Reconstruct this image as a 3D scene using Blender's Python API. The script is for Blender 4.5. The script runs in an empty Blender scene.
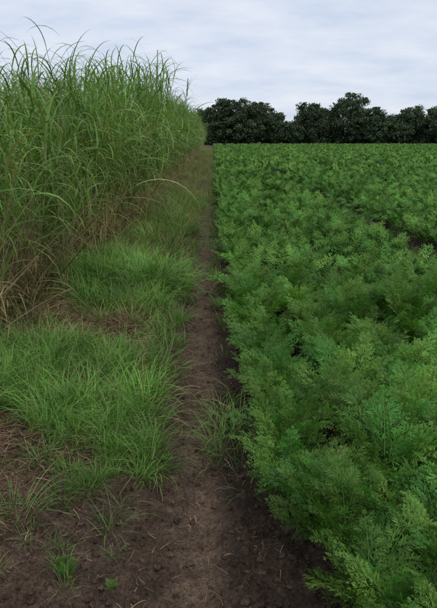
import bpy, math, random
import numpy as np
from mathutils import Vector
random.seed(7); rng=np.random.default_rng(7)
sc=bpy.context.scene
sc.view_settings.view_transform='Standard'; sc.view_settings.look='None'; sc.view_settings.exposure=0

# ---------------- noise ----------------
_P=np.random.default_rng(3).random((256,256))
def vnoise(x,y):
    xi=np.floor(x).astype(int); yi=np.floor(y).astype(int)
    fx=x-xi; fy=y-yi; fx=fx*fx*(3-2*fx); fy=fy*fy*(3-2*fy)
    a=_P[xi%256,yi%256]; b=_P[(xi+1)%256,yi%256]; c=_P[xi%256,(yi+1)%256]; d=_P[(xi+1)%256,(yi+1)%256]
    return (a*(1-fx)+b*fx)*(1-fy)+(c*(1-fx)+d*fx)*fy
def fbm(x,y,o=4):
    x=np.asarray(x,float);y=np.asarray(y,float)
    s=0;a=.5;n=0
    for i in range(o):
        s=s+a*vnoise(x*2**i+17.3*i,y*2**i+5.1*i); n+=a; a*=.5
    return s/n
def sstep(a,b,x):
    t=np.clip((x-a)/(b-a),0,1); return t*t*(3-2*t)
def pathc(y): return -.11+.17*(fbm(np.asarray(y,float)*.55+3,np.asarray(y,float)*0+1.,2)-.5)
def compact(x,y):
    return np.exp(-(np.abs(x-pathc(y))/(.09+.05*fbm(np.asarray(y)*1.5,np.asarray(x)*0+4.,2)))**3)*(.5+.7*fbm(np.asarray(x)*5,np.asarray(y)*2,3))
PITCH=2.75
def gz(x,y):
    x=np.asarray(x,float); y=np.asarray(y,float)
    near=1-sstep(12,22,y)
    z=-.07*np.exp(-(np.abs(x-pathc(y))/.19)**3)
    z=z+.05*sstep(-.35,-.9,x)+.03*sstep(.2,.45,x)
    fx=np.mod(x-2.75+PITCH/2,PITCH)-PITCH/2
    z=z-.06*np.exp(-(fx/.18)**2)*(x>1.3)
    cp=np.clip(compact(x,y),0,1)
    far=1-sstep(60,200,np.abs(x)+np.abs(y))
    z=z+far*.06*(fbm(x*1.7,y*1.7,3)-.5)*(1-.5*cp)
    r=fbm(x*11,y*11,4)
    z=z+near*(.08*(r-.5))*(1-.6*cp)
    z=z+near*.03*(fbm(x*40+9,y*40,2)-.5)*(1-.7*cp)
    return z

# ---------------- mesh builder ----------------
class MB:
    def __init__(s): s.v=[];s.f=[];s.c=[]
    def add(s,vs,fs,cs):
        b=len(s.v); s.v.extend(vs); s.c.extend(cs); s.f.extend([tuple(b+i for i in f) for f in fs])
    def mesh(s,name,mat,smooth=True):
        m=bpy.data.meshes.new(name); m.from_pydata([tuple(map(float,p)) for p in s.v],[],s.f); 
        ca=m.color_attributes.new('Col','FLOAT_COLOR','POINT')
        arr=np.ones((len(s.v),4),np.float32); arr[:,:3]=np.array(s.c,np.float32)[:,:3]
        ca.data.foreach_set('color',arr.ravel())
        if smooth: m.polygons.foreach_set('use_smooth',[True]*len(m.polygons))
        m.materials.append(mat); m.update(); return m

def curve(p0,az,e0,L,bend,n=6,pw=1.3,azd=0.):
    pts=[np.array(p0,float)]
    for i in range(n):
        t=(i+.5)/n; e=e0-bend*t**pw; a=az+azd*t
        pts.append(pts[-1]+L/n*np.array([math.cos(e)*math.cos(a),math.cos(e)*math.sin(a),math.sin(e)]))
    return pts
def ribbon(mb,pts,w,az,c0,c1,twist=0.,wprof=None,tipc=None,fold=0.):
    n=len(pts)-1; vs=[];cs=[];fs=[]
    for i,p in enumerate(pts):
        t=i/n
        ww=w*(wprof(t) if wprof else (1-t**1.6)*(.55+.45*min(1,t*4)))
        a=az+math.pi/2; tw=twist*t
        s=np.array([math.cos(a)*math.cos(tw),math.sin(a)*math.cos(tw),math.sin(tw)])*ww*.5
        col=np.array(c0)*(1-t)+np.array(c1)*t
        if tipc is not None and t>.75: col=col*(1-(t-.75)*3)+np.array(tipc)*(t-.75)*3
        if fold>0:
            vs+= [p-s+np.array([0,0,fold*ww]),p,p+s+np.array([0,0,fold*ww])]; cs+=[col,np.minimum(col*1.7+.02,1),col]
        else:
            vs+=[p-s,p+s]; cs+=[col,col]
    k=3 if fold>0 else 2
    for i in range(n):
        for j in range(k-1):
            a=i*k+j; fs.append((a,a+1,a+k+1,a+k))
    mb.add(vs,fs,cs)
def tube(mb,pts,r0,r1,c0,c1,k=5):
    n=len(pts)-1;vs=[];cs=[];fs=[]
    for i,p in enumerate(pts):
        t=i/n; r=r0*(1-t)+r1*t
        d=np.array(pts[min(i+1,n)])-np.array(pts[max(i-1,0)]); d=d/(np.linalg.norm(d)+1e-9)
        u=np.cross(d,[0.3,1,0.1]); u/=np.linalg.norm(u)+1e-9; w=np.cross(d,u)
        for j in range(k):
            a=2*math.pi*j/k; vs.append(p+r*(math.cos(a)*u+math.sin(a)*w)); cs.append(np.array(c0)*(1-t)+np.array(c1)*t)
    for i in range(n):
        for j in range(k):
            fs.append((i*k+j,i*k+(j+1)%k,(i+1)*k+(j+1)%k,(i+1)*k+j))
    mb.add(vs,fs,cs)

# ---------------- materials ----------------
def leafmat(name,trans=.3,rough=.5,spec=.3,var=.35,nscale=1.2,tcol=(1.2,1.25,.6),patch=.35):
    m=bpy.data.materials.new(name); m.use_nodes=True; nt=m.node_tree; N=nt.nodes; L=nt.links
    for n in list(N): N.remove(n)
    out=N.new('ShaderNodeOutputMaterial')
    pb=N.new('ShaderNodeBsdfPrincipled')
    pb.inputs['Roughness'].default_value=rough; pb.inputs['Specular IOR Level'].default_value=spec
    at=N.new('ShaderNodeAttribute'); at.attribute_name='Col'
    oi=N.new('ShaderNodeObjectInfo')
    mr=N.new('ShaderNodeMapRange'); mr.inputs['To Min'].default_value=1-var; mr.inputs['To Max'].default_value=1+var
    L.new(oi.outputs['Random'],mr.inputs['Value'])
    geo=N.new('ShaderNodeNewGeometry'); no=N.new('ShaderNodeTexNoise'); no.inputs['Scale'].default_value=nscale; no.inputs['Detail'].default_value=1
    L.new(geo.outputs['Position'],no.inputs['Vector'])
    mr2=N.new('ShaderNodeMapRange'); mr2.inputs['From Min'].default_value=.3; mr2.inputs['From Max'].default_value=.7
    mr2.inputs['To Min'].default_value=1-patch; mr2.inputs['To Max'].default_value=1+patch
    L.new(no.outputs['Fac'],mr2.inputs['Value'])
    mu=N.new('ShaderNodeMath'); mu.operation='MULTIPLY'; L.new(mr.outputs[0],mu.inputs[0]); L.new(mr2.outputs[0],mu.inputs[1])
    vm=N.new('ShaderNodeVectorMath'); vm.operation='SCALE'; L.new(at.outputs['Color'],vm.inputs[0]); L.new(mu.outputs[0],vm.inputs['Scale'])
    L.new(vm.outputs[0],pb.inputs['Base Color'])
    if trans<=0:
        L.new(pb.outputs[0],out.inputs[0]); return m
    mix=N.new('ShaderNodeMixShader'); mix.inputs[0].default_value=trans; tr=N.new('ShaderNodeBsdfTranslucent')
    vt=N.new('ShaderNodeVectorMath'); vt.operation='MULTIPLY'; vt.inputs[1].default_value=tcol; L.new(vm.outputs[0],vt.inputs[0]); L.new(vt.outputs[0],tr.inputs['Color'])
    L.new(pb.outputs[0],mix.inputs[1]); L.new(tr.outputs[0],mix.inputs[2]); L.new(mix.outputs[0],out.inputs[0])
    return m
M_carrot=leafmat('carrot_leaf',.28,.5,.18,.18,1.1,(1.15,1.25,.5),.25)
M_carrot_far=leafmat('carrot_leaf_far',0,.6,.12,.18,1.1,(1.1,1.2,.6),.25)
M_misc=leafmat('miscanthus_leaf',.28,.45,.25,.2,.9)
M_grass=leafmat('grass_blade',.25,.5,.25,.2,2.0)
M_straw=leafmat('dry_litter',0,.9,.1,.3,3.,(1,1,1))
M_tree=leafmat('tree_leaf',0,.7,.1,.0,.12,(1,1.1,.7),.2)

def soilmat():
    m=bpy.data.materials.new('soil'); m.use_nodes=True; nt=m.node_tree; N=nt.nodes; L=nt.links
    pb=N['Principled BSDF']; pb.inputs['Roughness'].default_value=.95; pb.inputs['Specular IOR Level'].default_value=.15
    at=N.new('ShaderNodeAttribute'); at.attribute_name='Col'
    geo=N.new('ShaderNodeNewGeometry')
    def noise(s,d=6,r=.65):
        n=N.new('ShaderNodeTexNoise'); n.inputs['Scale'].default_value=s; n.inputs['Detail'].default_value=d; n.inputs['Roughness'].default_value=r
        L.new(geo.outputs['Position'],n.inputs['Vector']); return n
    n1=noise(9,4); n2=noise(70,3); n3=noise(260,2)
    def mr(n,a,b,c,d):
        r=N.new('ShaderNodeMapRange'); r.inputs['From Min'].default_value=a; r.inputs['From Max'].default_value=b; r.inputs['To Min'].default_value=c; r.inputs['To Max'].default_value=d
        L.new(n.outputs['Fac'],r.inputs['Value']); return r
    a=mr(n1,.3,.7,.55,1.45); b=mr(n2,.3,.7,.45,1.55)
    mu=N.new('ShaderNodeMath'); mu.operation='MULTIPLY'; L.new(a.outputs[0],mu.inputs[0]); L.new(b.outputs[0],mu.inputs[1])
    vm=N.new('ShaderNodeVectorMath'); vm.operation='SCALE'; L.new(at.outputs['Color'],vm.inputs[0]); L.new(mu.outputs[0],vm.inputs['Scale'])
    L.new(vm.outputs[0],pb.inputs['Base Color'])
    ad=N.new('ShaderNodeMath'); ad.operation='MULTIPLY_ADD'; ad.inputs[1].default_value=.35
    L.new(n3.outputs['Fac'],ad.inputs[0]); L.new(n2.outputs['Fac'],ad.inputs[2])
    bp=N.new('ShaderNodeBump'); bp.inputs['Strength'].default_value=1.; bp.inputs['Distance'].default_value=.022
    L.new(ad.outputs[0],bp.inputs['Height']); L.new(bp.outputs[0],pb.inputs['Normal'])
    return m
M_soil=soilmat()

# ---------------- ground ----------------
def axis(lo,hi,step,outlo,outhi,g=1.12):
    a=list(np.arange(lo,hi,step)); s=step;x=a[-1]; up=[]
    while x<outhi: s*=g; x+=s; up.append(x)
    s=step;x=a[0];dn=[]
    while x>outlo: s*=g; x-=s; dn.append(x)
    return np.array(dn[::-1]+a+up)
xs=axis(-2.,.8,.011,-1500,1500); ys=axis(1.,6.5,.012,-400,2500,1.06)
X,Y=np.meshgrid(xs,ys); Z=gz(X,Y)
nx,ny=len(xs),len(ys)
V=np.stack([X.ravel(),Y.ravel(),Z.ravel()],1)
i=np.arange(nx*ny).reshape(ny,nx)
F=np.stack([i[:-1,:-1].ravel(),i[:-1,1:].ravel(),i[1:,1:].ravel(),i[1:,:-1].ravel()],1)
gm=bpy.data.meshes.new('ground'); gm.vertices.add(len(V)); gm.vertices.foreach_set('co',V.astype(np.float32).ravel())
gm.loops.add(F.size); gm.loops.foreach_set('vertex_index',F.astype(np.int32).ravel())
gm.polygons.add(len(F)); gm.polygons.foreach_set('loop_start',np.arange(0,F.size,4,dtype=np.int32)); gm.polygons.foreach_set('loop_total',np.full(len(F),4,np.int32))
gm.update(); gm.validate()
gm.polygons.foreach_set('use_smooth',[True]*len(F))
cp=np.clip(compact(V[:,0],V[:,1]),0,1)[:,None]; 
dark=np.array([.082,.055,.038]); lite=np.array([.145,.10,.068]); litter=np.array([.115,.07,.042]); green=np.array([.04,.085,.025])
pn=fbm(V[:,0]*3.,V[:,1]*3.,3)[:,None]
C=dark*(1-.8*cp)+lite*.8*cp
lm=(sstep(-.5,-.95,V[:,0])*.6)[:,None]*(.5+pn)
lm=np.clip(lm,0,1); C=C*(1-lm)+litter*lm
rt=(sstep(.0,.1,V[:,0]))[:,None]; C=C*(1-.38*rt)  # carrot-side soil and furrows darkened: shade painted into the colour, plus moisture
fg=(sstep(22,45,V[:,1])*(sstep(.25,.5,V[:,0])+sstep(-5,-6,V[:,0])))[:,None]
fg=np.clip(fg+sstep(-11,-14,V[:,0])[:,None]+sstep(0,-10,V[:,1])[:,None]*.7,0,1)
C=C*(1-fg)+green*fg
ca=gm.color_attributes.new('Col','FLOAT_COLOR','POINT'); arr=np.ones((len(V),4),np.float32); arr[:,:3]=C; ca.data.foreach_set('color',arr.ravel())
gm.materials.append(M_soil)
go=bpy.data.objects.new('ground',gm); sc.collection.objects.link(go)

# ---------------- scatter ----------------
def scatter(name,protos,x,y,rz,tx,ty,scl,idx,zoff=0.):
    n=len(x); z=gz(x,y)+zoff
    m=bpy.data.meshes.new(name); m.from_pydata(np.stack([x,y,z],1).tolist(),[],[])
    a=m.attributes.new('rot','FLOAT_VECTOR','POINT'); a.data.foreach_set('vector',np.stack([tx,ty,rz],1).astype(np.float32).ravel())
    a=m.attributes.new('scl','FLOAT_VECTOR','POINT'); 
    if scl.ndim==1: scl=np.stack([scl]*3,1)
    a.data.foreach_set('vector',scl.astype(np.float32).ravel())
    a=m.attributes.new('idx','INT','POINT'); a.data.foreach_set('value',idx.astype(np.int32))
    ob=bpy.data.objects.new(name,m); sc.collection.objects.link(ob)
    col=bpy.data.collections.new(name+'_parts')
    for k,pm in enumerate(protos):
        o=bpy.data.objects.new('%s_part_%02d'%(name,k),pm); col.objects.link(o)
    g=bpy.data.node_groups.new(name+'_gn','GeometryNodeTree')
    g.interface.new_socket('Geometry',in_out='INPUT',socket_type='NodeSocketGeometry')
    g.interface.new_socket('Geometry',in_out='OUTPUT',socket_type='NodeSocketGeometry')
    N=g.nodes; L=g.links
    gi=N.new('NodeGroupInput'); goo=N.new('NodeGroupOutput'); ip=N.new('GeometryNodeInstanceOnPoints')
    ci=N.new('GeometryNodeCollectionInfo'); ci.inputs['Collection'].default_value=col; ci.inputs['Separate Children'].default_value=True; ci.inputs['Reset Children'].default_value=True
    def na(nm,t):
        q=N.new('GeometryNodeInputNamedAttribute'); q.data_type=t; q.inputs['Name'].default_value=nm; return q.outputs[0]
    L.new(gi.outputs[0],ip.inputs['Points']); L.new(ci.outputs[0],ip.inputs['Instance']); ip.inputs['Pick Instance'].default_value=True
    L.new(na('idx','INT'),ip.inputs['Instance Index']); L.new(na('rot','FLOAT_VECTOR'),ip.inputs['Rotation']); L.new(na('scl','FLOAT_VECTOR'),ip.inputs['Scale'])
    L.new(ip.outputs[0],goo.inputs[0])
    md=ob.modifiers.new('scatter','NODES'); md.node_group=g
    return ob
def U(a,b,n=None): return rng.uniform(a,b,n)

# ---------------- carrot plants ----------------
def carrot_leaf(mb,p0,az,L,e0,bend,lod):
    n=12; pts=curve(p0,az,e0,L,bend,n,1.2,U(-.4,.4))
    b=U(.68,1.32); yel=U(-.012,.03)
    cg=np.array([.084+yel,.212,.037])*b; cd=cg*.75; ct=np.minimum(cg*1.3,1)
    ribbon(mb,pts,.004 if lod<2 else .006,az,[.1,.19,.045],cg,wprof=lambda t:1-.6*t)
    P=np.array(pts); roll=U(-.7,.7)
    npair=7 if lod<2 else 5
    for k in range(npair+1):
        t=.34+.64*(k/npair)**.9; f=t*n; i=min(int(f),n-1); q=P[i]*(1-(f-i))+P[i+1]*(f-i)
        T=P[i+1]-P[i]; T/=np.linalg.norm(T)
        S=np.array([-math.sin(az),math.cos(az),0]); Nn=np.cross(T,S)
        S=S*math.cos(roll)+Nn*math.sin(roll); Nn=np.cross(T,S)
        s=k/npair
        Lp=L*.30*(1-s)**.85*(.7+.3*min(1,s*5))+L*.05
        for sd in ((-1,1) if k<npair else (0,)):
            ang=math.radians(58-22*s)+U(-.2,.2)
            D=T*math.cos(ang)+S*sd*math.sin(ang)+Nn*U(-.45,.35)
            if sd==0: D=T
            D/=np.linalg.norm(D); lp=Lp*U(.75,1.15)
            W=np.cross(Nn,D); W/=np.linalg.norm(W); N2=np.cross(D,W)
            if lod==2:
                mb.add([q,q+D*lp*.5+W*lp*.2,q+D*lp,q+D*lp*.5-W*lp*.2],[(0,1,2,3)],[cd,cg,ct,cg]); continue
            ns=6 if lod==0 else 4
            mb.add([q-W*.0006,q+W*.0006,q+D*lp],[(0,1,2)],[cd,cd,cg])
            for j in range(ns+1):
                u=.16+.8*j/ns; qq=q+D*lp*u-Nn*lp*.14*u*u
                ls=(lp*.36*(1-u*.75)+.005)*U(.8,1.2)
                for s2 in ((-1,1) if j<ns else (0,)):
                    a2=math.radians(48)+U(-.15,.15)
                    D2=D*math.cos(a2)+W*s2*math.sin(a2)+N2*U(-.55,.45)
                    if s2==0:D2=D+N2*U(-.2,.2)
                    D2/=np.linalg.norm(D2); W2=np.cross(N2,D2); W2/=np.linalg.norm(W2)
                    c=cg*U(.75,1.25)
                    if lod==1:
                        w=ls*.22
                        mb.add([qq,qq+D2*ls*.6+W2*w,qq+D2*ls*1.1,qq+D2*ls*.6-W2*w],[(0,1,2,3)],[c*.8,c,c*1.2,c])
                    else:
                        for (an,st,le) in ((0,.0,1.2),(.75,.18,.62),(-.75,.3,.62)):
                            D3=D2*math.cos(an)+W2*math.sin(an); W3=np.cross(N2,D3); W3/=np.linalg.norm(W3)
                            a=qq+D2*ls*st; l=ls*le; w=max(l*.1,.0008)
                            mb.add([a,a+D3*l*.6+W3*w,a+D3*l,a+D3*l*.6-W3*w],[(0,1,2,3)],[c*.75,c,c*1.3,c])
def carrot(lod,seed):
    global rng; sv=rng; rng=np.random.default_rng(seed)
    mb=MB(); nl=[9,8,7][lod]
    for i in range(nl):
        az=i*2.4+U(-.3,.3); inner=i/nl
        e0=math.radians(U(58,72)+18*inner); L=U(.28,.44)
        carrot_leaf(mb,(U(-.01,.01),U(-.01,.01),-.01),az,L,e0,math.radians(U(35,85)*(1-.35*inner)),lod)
    rng=sv
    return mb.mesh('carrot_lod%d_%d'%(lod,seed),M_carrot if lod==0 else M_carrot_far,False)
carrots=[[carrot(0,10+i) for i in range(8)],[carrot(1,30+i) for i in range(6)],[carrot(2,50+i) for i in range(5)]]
def bedrows(y0,y1,xmaxf,dy,offs):
    X=[];Y=[]
    nb=60
    for b in range(nb):
        x0=PITCH*b+.42
        for o in offs:
            xr=x0+o
            yy=np.arange(y0,y1,dy); yy=yy+rng.uniform(-dy*.4,dy*.4,len(yy))
            k=xr<xmaxf(yy); yy=yy[k]
            X.append(np.full(len(yy),xr)+rng.normal(0,.04,len(yy))); Y.append(yy)
    return np.concatenate(X),np.concatenate(Y)
def plantit(name,protos,x,y,s0,s1,gap=0.0):
    n=len(x)
    keep=rng.random(n)>gap
    x=x[keep];y=y[keep];n=len(x)
    s=U(s0,s1,n)*(.76+.48*fbm(x*1.3,y*1.3,3))
    return scatter(name,protos,x,y,U(0,6.28,n),rng.normal(0,.1,n),rng.normal(0,.1,n),s,rng.integers(0,len(protos),n))
offs6=[0,.36,.72,1.1,1.48,1.87]
def edgewob(x,y):
    return x+np.where(x<.7,.2*(fbm(y*1.2,y*0+9.,2)-.5)-.09*sstep(4,9,y)+.13*(1-sstep(1.5,2.1,y)),0)
x,y=bedrows(.8,6.,lambda y:1.5+y*.72,.13,offs6)
plantit('carrot_plants',carrots[0],edgewob(x,y),y,.85,1.18,.05)
x,y=bedrows(6.,24,lambda y:1.6+y*.6,.18,offs6)
plantit('carrot_plants_mid',carrots[1],edgewob(x,y),y,.92,1.22,.02).name='carrot_plants.001'
x,y=bedrows(24,60,lambda y:3+y*.55,.32,[0.02,.46,.9,1.36,1.78])
plantit('carrot_plants_far',carrots[2],x,y,1.1,1.35).name='carrot_plants.002'
x,y=bedrows(60,149,lambda y:5+y*.55,.8,[0.1,.6,1.1,1.6])
plantit('carrot_plants_far2',carrots[2],x,y,1.1,1.4).name='carrot_plants.003'

# ---------------- miscanthus ----------------
def miscanthus(seed,nst=4,dryer=0.):
    global rng; sv=rng; rng=np.random.default_rng(seed)
    mb=MB()
    for s in range(nst):
        r=.2*math.sqrt(U(0,1)); a=U(0,6.28); bx,by=r*math.cos(a),r*math.sin(a)
        H=U(1.75,2.4); laz=U(0,6.28); lean=U(.02,.2)
        n=10; st=curve((bx,by,-.05),laz,math.pi/2-lean,H,U(-.05,.3),n,1.5)
        sc0=np.array([.38,.31,.15])*U(.5,1.2); sc1=np.array([.18,.25,.065])
        tube(mb,st,.0065,.003,sc0,sc1,4)
        P=np.array(st); nl=14; laz2=U(0,6.28)
        for i in range(nl):
            t=.1+.9*i/(nl-1); f=t*n; k=min(int(f),n-1); q=P[k]*(1-f+k)+P[k+1]*(f-k)
            az=laz2+(i%2)*math.pi+U(-.6,.6)
            g=np.array([.14,.265,.05])*U(.6,1.3)
            if U(0,1)<.1: g=np.array([.28,.3,.09])
            tan=np.array([.42,.32,.16])*U(.4,1.15)
            if t<.25+dryer+U(-.16,.16):
                c=tan; L=U(.3,.6); e0=math.radians(U(10,65)); bd=math.radians(U(90,150)); w=.013; tc=None
                if U(0,1)<.2: continue
            else:
                c=g; L=U(.65,1.05); e0=math.radians(U(60,80)); bd=math.radians(U(95,165)); w=U(.019,.031); tc=(.3,.25,.1) if U(0,1)<.4 else None
                if t>.88: e0=math.radians(U(72,88)); bd=math.radians(U(60,160)); L=U(.55,.9)
            ribbon(mb,curve(q,az,e0,L,bd,8,1.3,U(-.3,.3)),w,az,c*.85,c,U(-.9,.9),None,tc)
    rng=sv
    return mb.mesh('miscanthus_%d'%seed,M_misc)
mis=[miscanthus(100+i,4,(0,.04,.1,.2,.0)[i%5]) for i in range(10)]
def edgeX(y): return np.where(y<9.4,-1.84+(y-4.8)*.07,-1.52)
X=[];Y=[]
def fill(y0,y1,xl,dens):
    n=int((y1-y0)*(-1.4-xl)*dens); x=U(xl,-1.4,n); y=U(y0,y1,n); k=x<edgeX(y); return x[k],y[k]
for (a,b,xl,d) in ((3.4,12,-6,4.2),(12,30,-7,2.8),(30,70,-5,1.8),(70,130,-4,.9)):
    x,y=fill(a,b,xl,d); X.append(x);Y.append(y)
yy=np.arange(4.2,60,.2); X.append(edgeX(yy)+rng.normal(0,.12,len(yy))); Y.append(yy)
x=np.concatenate(X);y=np.concatenate(Y); n=len(x)
Ht=np.clip(1.6+.132*y,1.95,3.4)
s=Ht/2.75*U(.8,1.06,n)*(.85+.3*fbm(x*1.1,y*1.1,2))
side=sstep(-2.4,-1.5,x)
scatter('miscanthus_grass',mis,x,y,U(0,6.28,n),rng.normal(0,.08,n),rng.normal(0,.08,n)+.1*side,np.stack([s**.5,s**.5,s],1),rng.integers(0,len(mis),n))
def canes(seed):
    global rng; sv=rng; rng=np.random.default_rng(seed); mb=MB()
    for i in range(8):
        az=U(0,6.28); L=U(.5,1.4); c=np.array([.42,.33,.17])*U(.4,1.1)
        b=(U(-.2,.2),U(-.2,.2),0)
        tube(mb,curve(b,az,math.radians(U(40,88)),L,U(-.2,.5),5),.005,.0025,c,c,4)
    for i in range(20):
        az=U(0,6.28); c=np.array([.38,.28,.14])*U(.35,1.1)
        ribbon(mb,curve((U(-.25,.25),U(-.25,.25),U(0,.6)),az,math.radians(U(-30,70)),U(.25,.6),math.radians(U(40,150)),6),.012,az,c,c,U(-2,2))
    rng=sv; return mb.mesh('canes_%d'%seed,M_misc)
cn=[canes(400+i) for i in range(5)]
y=np.concatenate([U(3.6,14,60),U(14,50,60)]); x=edgeX(y)+U(-.35,.18,len(y)); n=len(y)
scatter('dead_reed_canes',cn,x,y,U(0,6.28,n),rng.normal(0,.1,n),rng.normal(0,.1,n),U(.7,1.15,n),rng.integers(0,5,n))

mb=MB()
ribbon(mb,curve((-1.15,7.0,.75),.1,math.radians(60),1.55,math.radians(165),14,1.2),.03,.1,[.24,.32,.12],[.3,.34,.13],.5,fold=.1)
ribbon(mb,curve((-1.3,6.6,.8),-.2,math.radians(30),.9,math.radians(60),10,1.2),.018,-.2,[.24,.2,.1],[.28,.23,.12],.5,fold=.1)
tube(mb,[np.array([-1.22,7.,0.]),np.array([-1.19,7.,.4]),np.array([-1.15,7.,.78])],.005,.003,[.25,.2,.1],[.14,.18,.07],5)
tube(mb,[np.array([-1.36,6.62,0.]),np.array([-1.33,6.6,.4]),np.array([-1.3,6.6,.82])],.005,.003,[.25,.2,.1],[.2,.18,.08],5)
o=bpy.data.objects.new('arching_reed_leaf',mb.mesh('arching_reed_leaf',M_misc)); sc.collection.objects.link(o)

# ---------------- grass tufts ----------------
def tuft(seed,nb,R,l0,l1,e0,e1,w,cols,dryp=.1,b0=50,b1=120):
    global rng; sv=rng; rng=np.random.default_rng(seed)
    mb=MB()
    for i in range(nb):
        r=R*math.sqrt(U(0,1)); a=U(0,6.28)
        c=np.array(cols[rng.integers(len(cols))])*U(.65,1.35); 
        if U(0,1)<dryp: c=np.array([.32,.25,.12])*U(.6,1.1)
        az=a+U(-1.2,1.2)
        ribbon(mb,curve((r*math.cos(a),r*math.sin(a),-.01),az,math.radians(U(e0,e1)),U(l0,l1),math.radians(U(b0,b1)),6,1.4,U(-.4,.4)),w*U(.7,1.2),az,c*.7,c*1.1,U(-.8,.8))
    rng=sv
    return mb.mesh('tuft_%d'%seed,M_grass)
GR=[[.11,.25,.04],[.14,.29,.048],[.09,.21,.042],[.18,.31,.065]]
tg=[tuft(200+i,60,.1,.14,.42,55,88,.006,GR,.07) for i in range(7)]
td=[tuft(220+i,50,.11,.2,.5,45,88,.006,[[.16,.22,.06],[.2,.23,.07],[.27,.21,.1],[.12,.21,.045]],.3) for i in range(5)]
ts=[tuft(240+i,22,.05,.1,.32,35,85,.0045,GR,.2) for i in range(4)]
def region(y0,y1,x0,x1,n,fn=None):
    x=U(x0,x1,n);y=U(y0,y1,n)
    if fn is not None:
        k=fn(x,y); x=x[k];y=y[k]
    return x,y
Xa,Ya=region(2.2,4.2,-2.6,-.28,600,lambda x,y:(y>2.3+.75*sstep(-.65,-1.1,x)+.6*(fbm(x*3,y*3,2)-.4))&(x<-.33-.12*np.abs(y-3.2)+.35*(fbm(x*4,y*4,2)-.5)))
Sa=U(.5,1.05,len(Xa))*(.65+.35*sstep(2.3,3.0,Ya))*(.6+.8*fbm(Xa*2.5,Ya*2.5,2))
Xb,Yb=region(5.1,7.6,-1.65,-.3,260,lambda x,y:((x+.88)/.6)**2+((y-6.25)/1.1)**2<1+.9*(fbm(x*3,y*3,2)-.5))
Sb=U(.75,1.3,len(Xb))*(.6+.8*fbm(Xb*2.5,Yb*2.5,2))
Xc,Yc=region(7.4,16,-1.5,-.1,420,lambda x,y:fbm(x*1.5,y*.8,2)>.44+.2*sstep(-.7,-.2,x))
Sc=U(.7,1.4,len(Xc))
Xd,Yd=region(4.2,9,-.5,-.22,60); Sd=U(.3,.8,len(Xd))
x=np.concatenate([Xa,Xb,Xc,Xd]);y=np.concatenate([Ya,Yb,Yc,Yd]);s=np.concatenate([Sa,Sb,Sc,Sd]);n=len(x)
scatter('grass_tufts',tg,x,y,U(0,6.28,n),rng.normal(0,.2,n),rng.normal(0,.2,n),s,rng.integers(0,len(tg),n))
x1,y1=region(4.2,5.6,-2.4,-.5,40)
x2,y2=region(7,18,-1.6,-.1,400,lambda x,y:x<-.15-.3*rng.random(len(x)))
x3,y3=region(16,90,-1.5,.04,800)
x4,y4=region(3.5,18,-2.2,-1.3,180,lambda x,y:x<edgeX(y)+.3)
x5,y5=region(5,16,.0,.25,60)
x=np.concatenate([x1,x2,x3,x4,x5]);y=np.concatenate([y1,y2,y3,y4,y5]);n=len(x)
s=U(.6,1.35,n); s[:len(x1)]*=.6; s[-len(x5):]*=.5
pr=td+tg[:2]
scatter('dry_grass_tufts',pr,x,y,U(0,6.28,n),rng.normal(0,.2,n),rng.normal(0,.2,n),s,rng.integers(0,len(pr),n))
pts=[(.07,2.75,1.),(.0,2.85,.9),(.12,2.95,1.1),(.05,3.05,1.),(.14,2.62,.8),(.15,3.2,1.),(-.02,3.1,.8),(.1,3.0,1.1),(.03,2.9,1.1),(.08,3.3,1.),(.13,3.45,.9),(.04,3.2,1.),(.1,2.8,.9),(.0,3.2,1.),(.02,2.7,.9),(.12,3.1,1.2),(-.22,2.72,.45),(-.42,2.13,.8),(-.45,2.2,.7),(-.4,2.3,.6),(-.78,2.1,.9),(-.83,2.16,.8),(-.8,2.2,.9),(-.25,2.66,.4),(-.38,1.95,.35),
     (-.15,6.9,1.3),(-.05,7.2,1.4),(.02,7.4,1.2),(-.2,7.3,1.4),(.08,6.6,1.),(-.25,6.6,1.3),(-.1,9.,1.3),(.0,10.,1.4),(-.05,12.,1.4),(.1,4.2,.8),(.12,4.8,.8),(-.33,4.6,.7),(-.3,5.2,.9),(.15,2.45,.6),(-.6,2.3,.6),(-.3,4.,.5),(-.05,4.4,.35)]
for k in range(30): pts.append((float(U(.45,1.3)),float(U(6.,14)),float(U(1.7,2.15))))
for k in range(36): pts.append((float(U(-1.3,-.45)),float(U(1.7,2.8)),float(U(.25,.6))))
for k in range(40): pts.append((float(U(-.3,.15)),float(U(7,20)),float(U(.6,1.3))))
pts=np.array(pts); n=len(pts)
scatter('weeds',ts,pts[:,0],pts[:,1],U(0,6.28,n),U(-.1,.1,n),U(-.1,.1,n),pts[:,2],rng.integers(0,len(ts),n))
pts=np.array([(-.53,1.83,.2),(-.36,1.78,.12),(-.24,2.7,.16),(-.3,2.62,.13),(-.56,1.87,.16)]); n=len(pts)
scatter('carrot_seedlings',carrots[0],pts[:,0],pts[:,1],U(0,6.28,n),np.zeros(n),np.zeros(n),pts[:,2],rng.integers(0,6,n))

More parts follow.
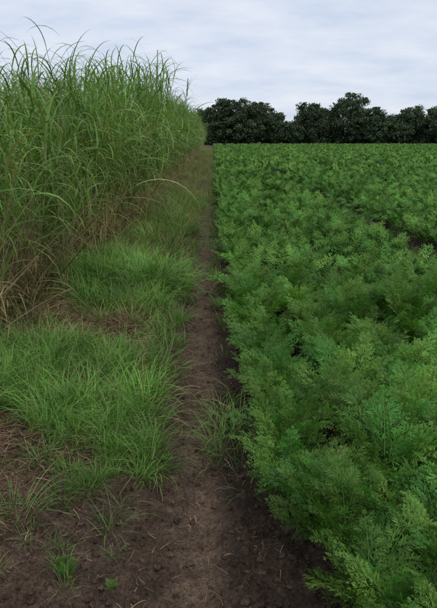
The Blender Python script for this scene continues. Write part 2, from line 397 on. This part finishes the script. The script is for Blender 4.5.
# ---------------- litter ----------------
def litterp(seed,nb,R,cols,l0,l1,w,h):
    global rng; sv=rng; rng=np.random.default_rng(seed); mb=MB()
    for i in range(nb):
        r=R*math.sqrt(U(0,1)); a=U(0,6.28); az=U(0,6.28); L=U(l0,l1)*U(.4,1)
        c=np.array(cols[rng.integers(len(cols))])*U(.6,1.2)
        e=U(-.05,.35)
        ribbon(mb,curve((r*math.cos(a),r*math.sin(a),U(.002,h)),az,e,L,e*2+U(0,.3),4,1.,U(-.9,.9)),w*U(.5,1.3),az,c,c,U(-1.2,1.2),lambda t:1-.5*t)
    rng=sv; return mb.mesh('litter_%d'%seed,M_straw)
LC=[[.2,.11,.065],[.24,.155,.09],[.15,.085,.05],[.32,.24,.14],[.13,.08,.05],[.1,.065,.042]]
LD=[[.15,.095,.06],[.19,.125,.075],[.11,.07,.045],[.1,.065,.045],[.25,.18,.11]]
lt=[litterp(300+i,80,.22,LC,.06,.24,.004,.04) for i in range(5)]
lt2=[litterp(320+i,26,.2,LD,.02,.11,.0032,.01) for i in range(5)]
x1,y1=region(4.1,5.5,-2.6,-.5,260); x2,y2=region(3.6,14,-3.2,-1.2,380); x3,y3=region(2.5,4.3,-2.4,-.4,80)
x4,y4=region(2.1,3.,-1.9,-.95,14)
x=np.concatenate([x1,x2,x3,x4]);y=np.concatenate([y1,y2,y3,y4]);n=len(x)
scatter('straw_litter',lt,x,y,U(0,6.28,n),U(-.1,.1,n),U(-.1,.1,n),U(.7,1.2,n),rng.integers(0,5,n))
x1,y1=region(1.2,3.4,-1.8,-.25,380,lambda x,y:rng.random(len(x))<.2+.9*sstep(-.35,-.9,x)); x2,y2=region(1.2,7,-.3,.35,60)
x3,y3=region(3,9,-.9,-.2,140)
x=np.concatenate([x1,x2,x3]);y=np.concatenate([y1,y2,y3]);n=len(x)
scatter('scattered_straw',lt2,x,y,U(0,6.28,n),U(-.1,.1,n),U(-.1,.1,n),U(.7,1.2,n),rng.integers(0,5,n))

# ---------------- soil clods ----------------
import bmesh
from mathutils import noise as mn
def clod(seed):
    bm=bmesh.new(); bmesh.ops.create_icosphere(bm,subdivisions=3,radius=1)
    r=np.random.default_rng(seed); o=r.uniform(0,50,3)
    for v in bm.verts:
        d=1+.55*mn.noise(v.co*1.3+Vector(o))+.25*mn.noise(v.co*3.5+Vector(o)); v.co=v.co*d; v.co.z*=.65
    m=bpy.data.meshes.new('clod'); bm.to_mesh(m); bm.free()
    ca=m.color_attributes.new('Col','FLOAT_COLOR','POINT'); q=r.uniform(.8,1.4)
    ca.data.foreach_set('color',np.tile(np.array([.088*q,.06*q,.042*q,1],np.float32),len(m.vertices)))
    m.polygons.foreach_set('use_smooth',[True]*len(m.polygons)); m.materials.append(M_soil); return m
cl=[clod(i) for i in range(6)]
x,y=region(1.1,8,-1.4,.75,11000,lambda x,y:(rng.random(len(x))>compact(x,y)*.9)&(rng.random(len(x))<1.4-y*.14))
n=len(x); s=.003+.015*rng.random(n)**3.2
scatter('soil_clods',cl,x,y,U(0,6.28,n),U(-.4,.4,n),U(-.4,.4,n),s,rng.integers(0,6,n),.001)

# ---------------- distant trees ----------------
mb=MB(); r2=np.random.default_rng(77)
LV=[];LCc=[]
D=150.
def leaves(c,cr,nl,br,s0=.12,s1=.27):
    u=r2.normal(size=(nl,3)); u/=np.linalg.norm(u,axis=1)[:,None]; rad=r2.random(nl)**.5*cr*r2.uniform(.7,1.2,nl)
    p=c+u*rad[:,None]*np.array([1.2,1.2,.8])
    a=r2.normal(size=(nl,3)); a/=np.linalg.norm(a,axis=1)[:,None]; b=np.cross(a,r2.normal(size=(nl,3))); b/=np.linalg.norm(b,axis=1)[:,None]
    sz=r2.uniform(s0,s1,nl)[:,None]
    q=np.stack([p-a*sz,p+b*sz*.7,p+a*sz,p-b*sz*.7],1)
    LV.append(q.reshape(-1,3)); LCc.append(np.tile(np.array([.066,.096,.05])*br,(nl*4,1)))
def tree(px,top,hw,depth=0.):
    cx=(px-212)*.242; cy=D+depth; H=1.55+(138.5-top)*.2335*(1+depth/150); R=hw*.242
    th=H*.3
    tr=[np.array([cx,cy,-.2]),np.array([cx+.1,cy,th*.5]),np.array([cx,cy,th])]
    tube(mb,tr,.45,.32,[.03,.025,.02],[.03,.025,.02],7)
    ncl=int(60+R*15)
    for i in range(ncl):
        d=r2.normal(size=3); d/=np.linalg.norm(d); rr=r2.random()**.4
        cr=r2.uniform(.5,1.3)
        zc=H*.5+d[2]*rr*(H*.5-cr*.75)
        c=np.array([cx+d[0]*rr*(R*1.05-cr*.6),cy+d[1]*rr*R*.8,zc])
        if i<9: tube(mb,[tr[2],(tr[2]+c)/2+np.array([0,0,.5]),c],.16,.05,[.03,.025,.02],[.03,.025,.02],5)
        leaves(c,cr,int(60+70*cr),r2.uniform(.75,1.3))
trs=[(203,107,13),(221,98,19),(243,97,21),(263,101,17),(277,112,12),(291,120,12),(310,99,19),(329,106,13),(350,92,23),(372,106,13),(388,114,13),(403,108,14),(418,104,16),(436,102,18),(460,98,20),(490,104,18),(515,100,20),(180,104,18),(150,100,20),(115,106,20)]
for t in trs: tree(*t,depth=float(r2.uniform(-3,3)))
for k in range(1200):
    xx=r2.uniform(-40,85); h=3.6+1.8*float(fbm(xx*.15,0.,3)); 
    leaves(np.array([xx,D+r2.uniform(-1,4),r2.uniform(.08,1)*h]),r2.uniform(.8,1.4),80,r2.uniform(.6,1.),.2,.4)
lv=np.concatenate(LV); lc=np.concatenate(LCc)
nb0=len(mb.v); V=np.concatenate([np.array(mb.v),lv]); 
m=bpy.data.meshes.new('distant_tree_row'); fl=mb.f+[(nb0+4*k,nb0+4*k+1,nb0+4*k+2,nb0+4*k+3) for k in range(len(lv)//4)]
m.from_pydata(V.tolist(),[],fl)
ca=m.color_attributes.new('Col','FLOAT_COLOR','POINT'); arr=np.ones((len(V),4),np.float32); arr[:,:3]=np.concatenate([np.array(mb.c),lc]); ca.data.foreach_set('color',arr.ravel())
m.materials.append(M_tree); o=bpy.data.objects.new('distant_tree_row',m); sc.collection.objects.link(o)

# ---------------- world ----------------
w=bpy.data.worlds.new('World'); sc.world=w; w.use_nodes=True; N=w.node_tree.nodes; L=w.node_tree.links
bg=N['Background']; bg.inputs['Strength'].default_value=.122
sky=N.new('ShaderNodeTexSky'); sky.sky_type='NISHITA'; sky.sun_disc=False
SE,SA=math.radians(52),math.radians(150)
sky.sun_elevation=SE; sky.sun_rotation=SA
tc=N.new('ShaderNodeTexCoord'); sx=N.new('ShaderNodeSeparateXYZ'); L.new(tc.outputs['Generated'],sx.inputs[0])
zz=N.new('ShaderNodeMath'); zz.operation='ADD'; zz.inputs[1].default_value=.3; 
mx=N.new('ShaderNodeMath'); mx.operation='MAXIMUM'; mx.inputs[1].default_value=0.; L.new(sx.outputs[2],mx.inputs[0]); L.new(mx.outputs[0],zz.inputs[0])
dx=N.new('ShaderNodeMath'); dx.operation='DIVIDE'; L.new(sx.outputs[0],dx.inputs[0]); L.new(zz.outputs[0],dx.inputs[1])
dy=N.new('ShaderNodeMath'); dy.operation='DIVIDE'; L.new(sx.outputs[1],dy.inputs[0]); L.new(zz.outputs[0],dy.inputs[1])
cb=N.new('ShaderNodeCombineXYZ'); L.new(dx.outputs[0],cb.inputs[0]); L.new(dy.outputs[0],cb.inputs[1])
mp=N.new('ShaderNodeMapping'); mp.inputs['Rotation'].default_value=(0,0,.5); mp.inputs['Scale'].default_value=(1.2,2.2,1); L.new(cb.outputs[0],mp.inputs[0])
no=N.new('ShaderNodeTexNoise'); no.inputs['Scale'].default_value=2.6; no.inputs['Detail'].default_value=7; no.inputs['Roughness'].default_value=.58; L.new(mp.outputs[0],no.inputs['Vector'])
cr=N.new('ShaderNodeValToRGB'); L.new(no.outputs['Fac'],cr.inputs[0])
cr.color_ramp.elements[0].position=.32; cr.color_ramp.elements[0].color=(.545,.62,.76,1)
cr.color_ramp.elements[1].position=.68; cr.color_ramp.elements[1].color=(.72,.755,.84,1)
sc10=N.new('ShaderNodeVectorMath'); sc10.operation='SCALE'; sc10.inputs['Scale'].default_value=9.3; L.new(cr.outputs[0],sc10.inputs[0])
mi=N.new('ShaderNodeMix'); mi.data_type='RGBA'; mi.inputs[0].default_value=.92
L.new(sky.outputs[0],mi.inputs[6]); L.new(sc10.outputs[0],mi.inputs[7]); L.new(mi.outputs[2],bg.inputs['Color'])
sl=bpy.data.lights.new('sun','SUN'); sl.energy=1.5; sl.angle=math.radians(20); sl.color=(1,.95,.86)
so=bpy.data.objects.new('sun',sl); sc.collection.objects.link(so)
sd=Vector((math.sin(SA)*math.cos(SE),math.cos(SA)*math.cos(SE),math.sin(SE)))
so.rotation_euler=sd.to_track_quat('Z','Y').to_euler(); so.location=sd*50

# ---------------- camera ----------------
cd=bpy.data.cameras.new('camera'); cam=bpy.data.objects.new('camera',cd); sc.collection.objects.link(cam)
cd.sensor_fit='VERTICAL'; cd.sensor_height=24; cd.lens=597/608*24; cd.clip_end=5000; cd.clip_start=.05
cam.location=(0,0,1.55); cam.rotation_euler=(math.radians(90-15.5),0,math.radians(-.6)); sc.camera=cam
